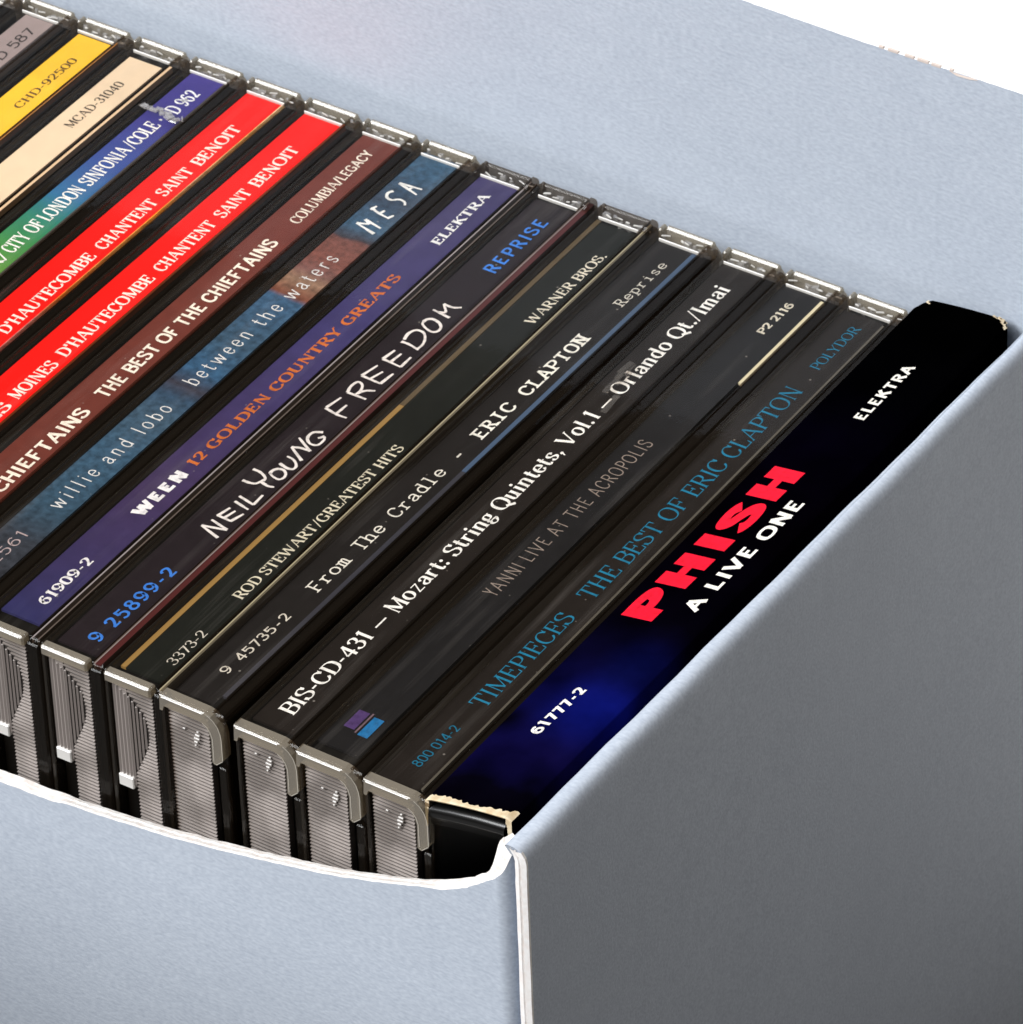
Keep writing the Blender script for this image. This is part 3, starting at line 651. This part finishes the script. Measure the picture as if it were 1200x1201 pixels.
def case(k, label, kind, base, texts, strips=(), dx0=0, dx1=0, dz=0, lab=(.95, 7.85, 3.0, 121.9), lmat=None, rib=None, dy=0):
    x0 = -k*PITCH+dx0; yaw = math.atan2(-(dx1-dx0), 124.5)
    t = empty('jewel_case', (x0*MM, dy*MM, TOP+(dz-142)*MM)); t.rotation_euler.z = yaw
    tag(t, label, 'CD case', group)
    put('disc_tray', S['tray'], t)
    # printed label under the cover
    m = MB(); a, b, c, d = lab; m.box(a, b, c, d, -1.3, -.9)
    lb = m.build('spine_label', lmat or label_material('label_print', base), t)
    for s in strips:
        sx0, sx1, sy0, sy1, col = s[:5]
        m = MB(); m.box(sx0, sx1, sy0, sy1, -1.25, -.82 if len(s) < 6 else s[5]); m.build('paper_edge_or_glint', col if not isinstance(col, tuple) else mat('paper_edge_or_glint', col, .5), t)  # paper edges, plus light lines that paint highlights on the lid edge
    for j, tx in enumerate(texts):
        text, style, xb, xb1, y0, y1, cap, col = tx[:8]
        text_mesh(text, style, xb, y0, y1, cap, -.9, col, lb, tx[8] if len(tx) > 8 else 0, k*7+j, xb1=xb1)
    put('spine_cover', S['plate'], t); put('spine_rail', S['rail'], t); put('lid', S['lid'], t)
    if k <= 9:
        if kind == 'A':
            r = put('ribbed_edge', S['ribA'], t); put('rib_backing', S['ribback'], r); sd = put('painted_glint_bars', S['glint_bars'], r); sd.location = (((k*37) % 5-2)*.0002, 0, ((k*53) % 5-2)*.0004); put('lid_glint', S['glintA'], t); put('hinge_arm', S['armA'], t); put('lid_corner', S['lowB'], t)
        else:
            r = put('ribbed_edge', S['ribB'], t); put('rib_backing', S['ribbackB'], r); put('arched_grip', S['arch'], r); put('moulded_tab', S['tab'], r); put('hinge_arm', S['armB'], t); put('lid_corner', S['sideB'], t)
        put('painted_rim_glint', S['glint'], t)
    put('end_rim', S['rimB' if k in (5, 6, 7) else 'rimA'], t); put('label_end_glint', S['lip'], t)
    cc = crystal(random.Random(k)).build('moulded_clip', M_SPL, t); slivers(random.Random(k+50)).build('painted_glints', M_GLINT, cc)  # the pale slivers are glints put in as colour among the clips
    return t, lb
DK = rgb(31, 26, 23)
case(1, 'clear CD case with black spine lettered in blue, beside the black slipcase', 'A', DK, [
    ('TIMEPIECES', 'serif', 5.35, 5.45, 20.9, 43.3, 2.62, (28, 122, 156)),
    ('THE BEST OF ERIC CLAPTON', 'serif', 5.35, 5.6, 47.4, 102, 2.72, (28, 122, 156)),
    ('POLYDOR', 'serif', 4.9, 5.1, 107.4, 118.9, 1.6, (28, 122, 156)),
    ('800 014-2', 'sans', 4.65, 4.95, 6.6, 16, 1.5, (20, 105, 135))], lab=(.6, 7.2, 2.6, 121.5),
    strips=[(7.25, 7.6, 3, 121, rgb(84, 78, 68))])
t2, l2 = case(2, 'clear CD case with black spine, small purple and blue squares at its near end', 'A', rgb(27, 26, 27), [
    ('yANNI LIVE AT THE ACROPOLIS', 'light', 4.35, 4.65, 41.3, 81, 2.2, (150, 135, 125)),
    ('P2 2116', 'sansbold', 4.4, 4.55, 110.6, 118.9, 1.32, (225, 215, 195))], strips=[(7.3, 7.85, 99, 121.5, rgb(225, 212, 175))], dx0=-.2, lab=(.6, 7.25, 4.2, 122.3))
for (a, b, c, d, col) in [(2.0, 3.7, 8.4, 12.2, (78, 56, 104)), (4.0, 4.25, 8.0, 12.4, (120, 96, 104)), (4.6, 6.2, 7.8, 11.9, (32, 112, 168))]:
    m = MB(); m.box(a, b, c, d, -.9, -.86); m.build('printed_square', ink(col), l2)
t3, l3 = case(3, 'clear CD case with black spine lettered in heavy white serif type, catalogue number 431', 'A', rgb(31, 26, 23), [
    ('BIS-CD-431 ~ Mozart: String Quintets, Vol.1 ~ Orlando Qt./Imai', 'serifbold', 5.25, 5.3, 6.6, 117.2, 2.55, WH)], lab=(.9, 7.6, 3.4, 122.6), dx0=.3)
m = MB(); rr = random.Random(9)
for i in range(9):
    y = rr.uniform(84.5, 95); x = rr.uniform(2.6, 5.6); wedge(m, x, y, -.02+rr.uniform(-.02, .02), rr.uniform(.15, .5), rr.uniform(.6, 2.2), .02, rr.uniform(-.15, .15), rr)
m.build('scuff', M_SCUFF, t3)
case(4, 'clear CD case with black spine in white typewriter lettering, blue-grey strip near its far end', 'A', rgb(29, 26, 25), [
    ('9 45735-2', 'ocr', 4.95, 5.3, 9, 23.5, 1.6, (215, 205, 190)),
    ('From The Cradle', 'mono', 5.3, 5.45, 29.5, 60.8, 2.15, (235, 228, 215)),
    ('-', 'monobold', 5.5, 5.5, 64.2, 65.2, 2.1, (235, 228, 215)),
    ('ERIC CLAPTON', 'monobold', 5.45, 5.6, 69.3, 97.2, 2.15, (245, 240, 228)),
    ('Reprise', 'mono', 5.3, 5.5, 105.6, 117.7, 1.65, (215, 208, 195))], strips=[(7.0, 7.7, 62, 121.8, rgb(64, 84, 110)), (7.0, 7.7, 5, 61.9, rgb(48, 47, 55))], dx0=-1.3, dx1=-.5, lab=(.8, 7.0, 3, 122))
case(5, 'clear CD case with dark green-black spine edged by a gold strip', 'B', rgb(23, 25, 21), [
    ('3373-2', 'serif', 7.15, 7.15, 6.7, 14.6, 1.55, (215, 205, 190)),
    ('ROD STEWART/GREATEST HITS', 'serifbold', 6.85, 7.2, 22.9, 62.2, 1.72, (225, 215, 190)),
    ('WARNER BROS.', 'serifbold', 6.9, 7.15, 95.4, 114.9, 1.62, (235, 225, 205))], strips=[(.95, 1.75, 3, 70, rgb(150, 115, 60)), (.95, 1.75, 70.1, 121.8, rgb(85, 68, 42)), (8.8, 9.0, 1, 124, rgb(165, 152, 122), -.2), (9.05, 9.3, 1, 124, rgb(95, 85, 66), -.22)], dx1=-.4, lab=(1.8, 8.0, 3, 121.5))  # light strip by the lid is a painted highlight, the gold one is paper
t6, l6 = case(6, 'clear CD case with dark plum spine, chalky handwritten title and bright blue catalogue number', 'B', rgb(33, 26, 30), [
    ('9 25899-2', 'wide', 6.15, 6.5, 5.3, 23.3, 2.2, (60, 125, 215)),
    ('REPRISE', 'wide', 6.0, 6.0, 103, 117.4, 2.2, (65, 130, 220))], strips=[(8.85, 9.7, 1, 124, rgb(72, 22, 19), -.22), (8.5, 8.8, 1, 124, rgb(140, 126, 122), -.2)], dx1=-.4, lab=(1.0, 7.95, 3, 121.6))  # grey strip beside the maroon one paints the lid rod's highlight
brush(HAND6, .5, l6, (240, 230, 224))
case(7, 'clear CD case with violet blue spine and orange serif title', 'B', rgb(64, 60, 104), [
    ('61909-2', 'clarendon', 5.8, 5.8, 8.1, 19.3, 1.75, (240, 235, 235)),
    ('WEEN', 'super', 5.6, 5.7, 30.4, 41.6, 2.0, (245, 240, 240)),
    ('12 GOLDEN COUNTRY GREATS', 'clarendon', 5.45, 5.2, 43.6, 95.4, 1.75, (205, 108, 50)),
    ('ELEKTRA', 'clarendon', 5.45, 5.15, 104.6, 118.8, 1.6, (245, 242, 240))], lab=(1.0, 7.6, 4.3, 122.2), lmat=label_material('violet_print', rgb(74, 68, 112), .1, ramp=(.01, [(0, rgb(44, 45, 88)), (35, rgb(64, 49, 84)), (80, rgb(60, 54, 100)), (110, rgb(64, 58, 98))])), strips=[(8.75, 8.95, 1, 124, rgb(150, 140, 138), -.2), (9.7, 9.9, 1, 124, rgb(90, 78, 70), -.2)])  # light strip paints the bright line along the lid edge
S8 = [(0, rgb(46, 46, 50)), (18, rgb(52, 56, 64)), (26, rgb(52, 76, 94)), (40, rgb(56, 84, 106)), (50, rgb(62, 84, 102)), (55, rgb(52, 74, 96)), (58, rgb(58, 56, 66)), (62, rgb(52, 86, 116)), (70, rgb(56, 80, 100)), (82, rgb(58, 88, 116)), (83, rgb(116, 68, 52)), (87, rgb(138, 108, 88)), (90, rgb(118, 80, 74)), (93, rgb(120, 72, 62)), (99, rgb(112, 70, 62)), (99.5, rgb(58, 54, 60)), (102.5, rgb(58, 88, 112)), (110, rgb(52, 66, 84)), (118, rgb(54, 84, 108))]
t8, l8 = case(8, 'clear CD case with mottled slate blue and brown spine, letters widely spaced', 'B', rgb(60, 85, 105), [
    ('92561', 'hair', 5.3, 5.2, 9.5, 19, 1.9, (185, 165, 165)),
    ('willie and lobo', 'spaced', 5.5, 5.65, 25.9, 52.7, 2.55, (232, 228, 225)),
    ('between the waters', 'spaced', 5.3, 5.5, 58.7, 94.3, 2.6, (232, 228, 225)),
    ], lmat=label_material('slate_blue_print', rgb(60, 85, 105), .38, ramp=(.0022, S8), mott=900), lab=(.95, 7.4, 2.5, 123))
brush(HAND8, .5, l8, (246, 243, 238))
case(9, 'clear CD case with reddish brown spine and bold cream sans-serif title', 'B', rgb(116, 58, 48), [
    ('THE CHIEFTAINS', 'sansbold', 7.0, 6.7, 16.5, 46.2, 2.35, (255, 240, 222)),
    ('THE BEST OF THE CHIEFTAINS', 'sansbold', 6.6, 6.25, 49.8, 93.1, 2.35, (255, 240, 222)),
    ('COLUMBIA', 'serifbold', 5.95, 5.6, 98.3, 109.9, 1.85, (255, 240, 222)), ('/LEGACY', 'narrow', 5.6, 5.4, 109.8, 118.9, 1.8, (255, 240, 222))], lab=(1.3, 8.1, 2.5, 122.3), lmat=label_material('brown_print', rgb(108, 52, 43), .08))
REDC = rgb(250, 22, 16)
def red(k, label, strips, first):
    return case(k, label, 'B', REDC, [
        ('LES', 'fatserif', 6.9, 6.9, 34.6, 41.5, 2.1, (255, 240, 228)), ('MOINES', 'fatserif', 6.6, 6.75, 43.1, 52.8, 2.1, (255, 240, 228)),
        ("D'HAUTECOMBE", 'fatserif', 6.5, 6.45, 54.6, 76.6, 2.1, (255, 240, 228)),
        ('CHANTENT', 'fatserif', 6.4, 6.3, 78.4, 92.2, 2.1, (255, 240, 228)), ('SAINT', 'fatserif', 6.25, 6.2, 93.8, 101.4, 2.1, (255, 240, 228)), ('BENOIT', 'fatserif', 6.2, 6.0, 102.9, 114.0, 2.1, (255, 240, 228))],
        lab=(1.1, 7.45 if k == 11 else 7.9, 2.5, 122), lmat=label_material('red_print', REDC, .05, .3, specks=False), strips=strips)
M_CHIPS = label_material('orange_print', rgb(225, 140, 60), .3, ramp=(.012, [(0, rgb(190, 120, 120)), (45, rgb(200, 110, 105)), (60, rgb(190, 120, 110)), (66, rgb(225, 120, 40)), (80, rgb(215, 150, 80)), (90, rgb(235, 150, 30)), (100, rgb(200, 160, 120)), (112, rgb(230, 170, 90)), (122, rgb(235, 205, 160))]), mott=700)
red(10, 'clear CD case with bright red spine, thin brown line along its lower edge', [(8.25, 8.6, 2.5, 122, rgb(160, 80, 40), -.2)], 0)
red(11, 'clear CD case with bright red spine and a speckled orange strip along it', [(7.5, 8.2, 2.5, 122, M_CHIPS)], 0)
t12, l12 = case(12, 'clear CD case with spine fading from green to violet, its plastic cracked', 'B', rgb(60, 90, 160), [
    ('K/', 'fatserif', 6.0, 6.0, 66.4, 70.3, 2.55, WH), ('CITY', 'fatserif', 6.0, 5.9, 70.8, 75.6, 2.55, WH), ('OF', 'fatserif', 5.85, 5.8, 76.4, 79.3, 2.55, WH), ('LONDON', 'fatserif', 5.8, 5.75, 80.0, 89.2, 2.55, WH), ('SINFONIA', 'fatserif', 5.75, 5.65, 90.2, 101.0, 2.55, WH), ('/COLE *', 'fatserif', 5.65, 5.6, 101.4, 109.8, 2.55, WH),
    ('D 962', 'fatserif', 5.95, 6.0, 112.0, 118.2, 2.55, (250, 248, 250))], lab=(1.4, 7.3, 2.5, 122.8),
    lmat=label_material('rainbow_print', rgb(60, 90, 160), .06, ramp=(.003, [(0, rgb(120, 150, 60)), (64, rgb(104, 150, 58)), (73, rgb(62, 135, 70)), (80, rgb(48, 125, 105)), (86, rgb(52, 108, 148)), (96, rgb(54, 78, 145)), (108, rgb(60, 56, 130)), (122, rgb(66, 56, 132))]), specks=False), strips=[(7.35, 8.0, 2.5, 122.5, rgb(62, 54, 48))])
# the crack: splintered clear flakes across the spine
m = MB(); rr = random.Random(4)
for i in range(16):
    x = .6+i*.5; wedge(m, x, 110.6-i*.05+rr.uniform(-.7, .7), .0+rr.uniform(-.1, .25), rr.uniform(.3, .7), rr.uniform(.15, .5), rr.uniform(.05, .22), rr.uniform(-1, 1), rr)
m.build('splintered_crack', M_SPL, t12)
case(13, 'clear CD case with pale cream spine and small black catalogue number', 'A', rgb(250, 222, 178), [
    ('MCAD-31040', 'serifbold', 5.0, 5.05, 101, 114.5, 1.65, (50, 38, 32))], lab=(1.3, 7.3, 2.5, 120.8), lmat=label_material('cream_print', rgb(236, 208, 174), .03, specks=False), strips=[(8.7, 9.15, 2.5, 121, rgb(215, 180, 140), -.2)])
case(14, 'clear CD case with golden yellow spine', 'A', rgb(250, 196, 40), [
    ('CHD-92500', 'serifbold', 5.8, 5.7, 101, 116, 1.45, (95, 66, 22))], lab=(1.5, 7.6, 2.5, 121.8), lmat=label_material('yellow_print', rgb(250, 194, 48), .04, specks=False), strips=[(8.6, 8.8, 2.5, 122, rgb(170, 110, 50), -.2)])
case(15, 'clear CD case with warm grey spine numbered 587', 'A', rgb(150, 132, 128), [
    ('SCD 587', 'sans', 6.4, 6.0, 105.3, 119.1, 1.9, (60, 52, 50))], lab=(1.9, 7.2, 2.5, 121.9), strips=[(7.25, 9.0, 2.5, 121.9, rgb(58, 48, 46))], lmat=label_material('grey_print', rgb(160, 142, 138), .05))
case(16, 'clear CD case with dark spine, last one showing in the far corner', 'A', rgb(70, 62, 56), [])

# ------------------------------------------------------------------ the slipcased set at the near end of the row
sl = empty('slipcased_cd_set', (0, 0, TOP-.142))
tag(sl, 'black and blue cardboard slipcase with big red title, against the box side', 'CD slipcase')
def sx(t, y):     # surface point across the sleeve top: t 0..1 left to right
    f = y/128.0
    xl, zl = -1.25, .1; xr, zr = 12.3+1.1*f, 2.6-1.0*f
    z = zl+(zr-zl)*t + 1.0*math.sin(math.pi*t)*.25
    if t > .93: z -= (t-.93)/.07*.5
    if t < .06: z -= (.06-t)/.06*.4
    return xl+(xr-xl)*t, z
ts = [0, .02, .06, .12, .25, .4, .55, .7, .82, .9, .95, .98, 1]
ysl = [1.3+i*(127.2/60) for i in range(61)]
V = []; F = []; rr = random.Random(21)
n = len(ts)+2
for iy, y in enumerate(ysl):
    f = (y-1.3)/127.2
    for i in range(n):
        if i == 0: x, z = sx(0, y); p = (x, y, -141)
        elif i == n-1: x, z = sx(1, y); p = (x, y, -141)
        else:
            t = ts[i-1]; x, z = sx(t, y); yy = y
            if iy == 0: yy = y+rr.uniform(-.25, .25)+1.2*(t-.3)*0
            if f > .985 and t < .12: yy = y-(.12-t)*18*(f-.985)/.015
            if f > .985 and t > .94: yy = y-(t-.94)*14*(f-.985)/.015
            p = (x, yy, z)
        V.append(p)
for iy in range(len(ysl)-1):
    for i in range(n-1): F.append([iy*n+i, iy*n+i+1, (iy+1)*n+i+1, (iy+1)*n+i])
m = MB(); m.add(V, F, True); m.add(V[-n:], [list(range(n))])
BL = rgb(6, 4, 8)
BL = (.0008, .0006, .001, 1)
M_SL = label_material('night_blue_print', BL, .35, .42, ramp=(.008, [(0, rgb(2, 1, 3)), (6, rgb(4, 3, 12)), (13, rgb(11, 8, 48)), (24, rgb(8, 8, 52)), (36, rgb(5, 4, 26)), (46, rgb(3, 2, 8)), (70, rgb(2, 1, 3)), (90, rgb(2, 1, 7)), (105, rgb(1, 1, 2)), (128, rgb(1, 1, 1))]), blobs=[(10.3, 26, 11, rgb(9, 16, 92)), (10, 36, 8, rgb(8, 12, 62)), (-1, 20, 5, rgb(3, 2, 8))], mott=120, specks=False)
M_SL.node_tree.nodes['Principled BSDF'].inputs['Specular IOR Level'].default_value = .0
slv = m.build('sleeve', M_SL, sl); recalc(slv)
def sl_text(text, style, xb, xb1, y0, y1, cap, col, lift=.04, track=None):
    pieces, wid = lettering(text, style)
    xs_ = [v[0] for vs, f in pieces for v in vs]; lo, hi = min(xs_), max(xs_)
    mb = MB(); sc = (y1-y0)/(hi-lo)
    for i, (vs, fs) in enumerate(pieces):
        pts = []
        for a, b in vs:
            u = (a-lo)/(hi-lo); y = y0+(a-lo)*sc; x = xb+(xb1-xb)*u-b*cap/100
            X0, Z0 = sx(0, y); X1, Z1 = sx(1, y); t = min(1, max(0, (x-X0)/(X1-X0))); _, z = sx(t, y)
            pts.append((x, y, z+lift+.002*(i % 9)))
        mb.add(pts, fs)
    o = mb.build('lettering', ink(col), slv); recalc(o)
    for p in o.data.polygons:
        if p.normal.z < 0: p.flip()
SLT = [('PHISH', 'super', 5.5, 6.4, 45.5, 83.8, 4.9, (255, 20, 50)),
       ('A LIVE ONE', 'geo', 9.9, 10.2, 49.6, 77.5, 2.2, (255, 250, 240)),
       ('ELEKTRA', 'geo', 7.2, 7.2, 98.2, 112.6, 1.75, (250, 244, 232)),
       ('61777-2', 'geo', 5.4, 6.0, 18.0, 29.0, 1.7, (250, 246, 240))]
for a in SLT: sl_text(*a)
# worn cream edges of the sleeve
M_WORN = noise_col(mat('worn_cardboard', rough=.85), 700, (.62, .47, .28, 1), (.82, .70, .50, 1), bump=.4, bdist=.0003)
V = []; F = []; rr = random.Random(31); K = 40
for i in range(K+1):
    t = i/K; x, z = sx(t, 1.3)
    a = .55+.25*math.sin(t*9)+rr.uniform(-.2, .25)+(.9 if t > .93 else 0)+(.5 if t < .04 else 0)
    x2, z2 = sx(t, 1.3+a)
    V += [(x, 1.05, z-.32), (x, .9, z-.05), (x, 1.15, z+.06), (x2, 1.3+a, z2+.03)]
for i in range(K):
    for k in range(3): F.append([4*i+k, 4*i+k+1, 4*(i+1)+k+1, 4*(i+1)+k])
m = MB(); m.add(V, F)
for i in range(14):       # down the two near vertical edges, fading out
    z = -.1-.45*i; l = max(.12, .9-.06*i)+rr.uniform(-.1, .1)
    if i < 10:
        m.add([(-1.3, .95, z), (-1.3+l*.8, .9, z), (-1.3+l*.8, .9, z-.45), (-1.3, .95, z-.45)], [[0, 1, 2, 3]])
        m.add([(12.3-l, .9, z+2.4), (12.33, .95, z+2.4), (12.33, .95, z+1.95), (12.3-l, .9, z+1.95)], [[0, 1, 2, 3]])
we = m.build('worn_edge', M_WORN, slv)
m = MB(); x, z = sx(1, 128.3)
for (t0, t1, y0, y1) in [(.8, .86, 128.3, 128.6), (.86, .92, 128.1, 128.6), (.92, .97, 127.5, 128.4), (.97, 1.0, 126.9, 127.8), (.08, .13, 127.6, 128.2)]:
    a = sx(t0, y0); b = sx(t1, y0)
    m.add([(a[0], y0+.1, a[1]+.05), (b[0], y0-.2, b[1]+.05), (b[0]+.05, y1-.1, b[1]-.05), (a[0], y1+.2, a[1]-.02)], [[0, 1, 2, 3]])
m.build('worn_edge', M_WORN, slv)
# the black case inside the sleeve
m = MB()
V = []; F = []
prof = [(4.4, -.1), (3.0, 0), (2.4, -.12), (2.0, -.4), (1.75, -.8), (1.7, -1.2), (1.9, -1.5), (2.0, -1.6), (2.0, -2.4), (2.6, -2.5), (2.6, -141)]      # (y, z below sleeve top)
for t in (.05, .3, .6, .93):
    x, z = sx(t, 1.3)
    V += [(x, y-1.25, (z-1.15+zz*1.2) if zz > -100 else -141) for y, zz in prof]
n = len(prof)
for i in range(3):
    for k in range(n-1): F.append([i*n+k, i*n+k+1, (i+1)*n+k+1, (i+1)*n+k])
m.add(V, F, True); ic = m.build('inner_case', mat('glossy_black', (.003, .003, .003, 1), .24, Specular_IOR_Level=.5), sl); recalc(ic)
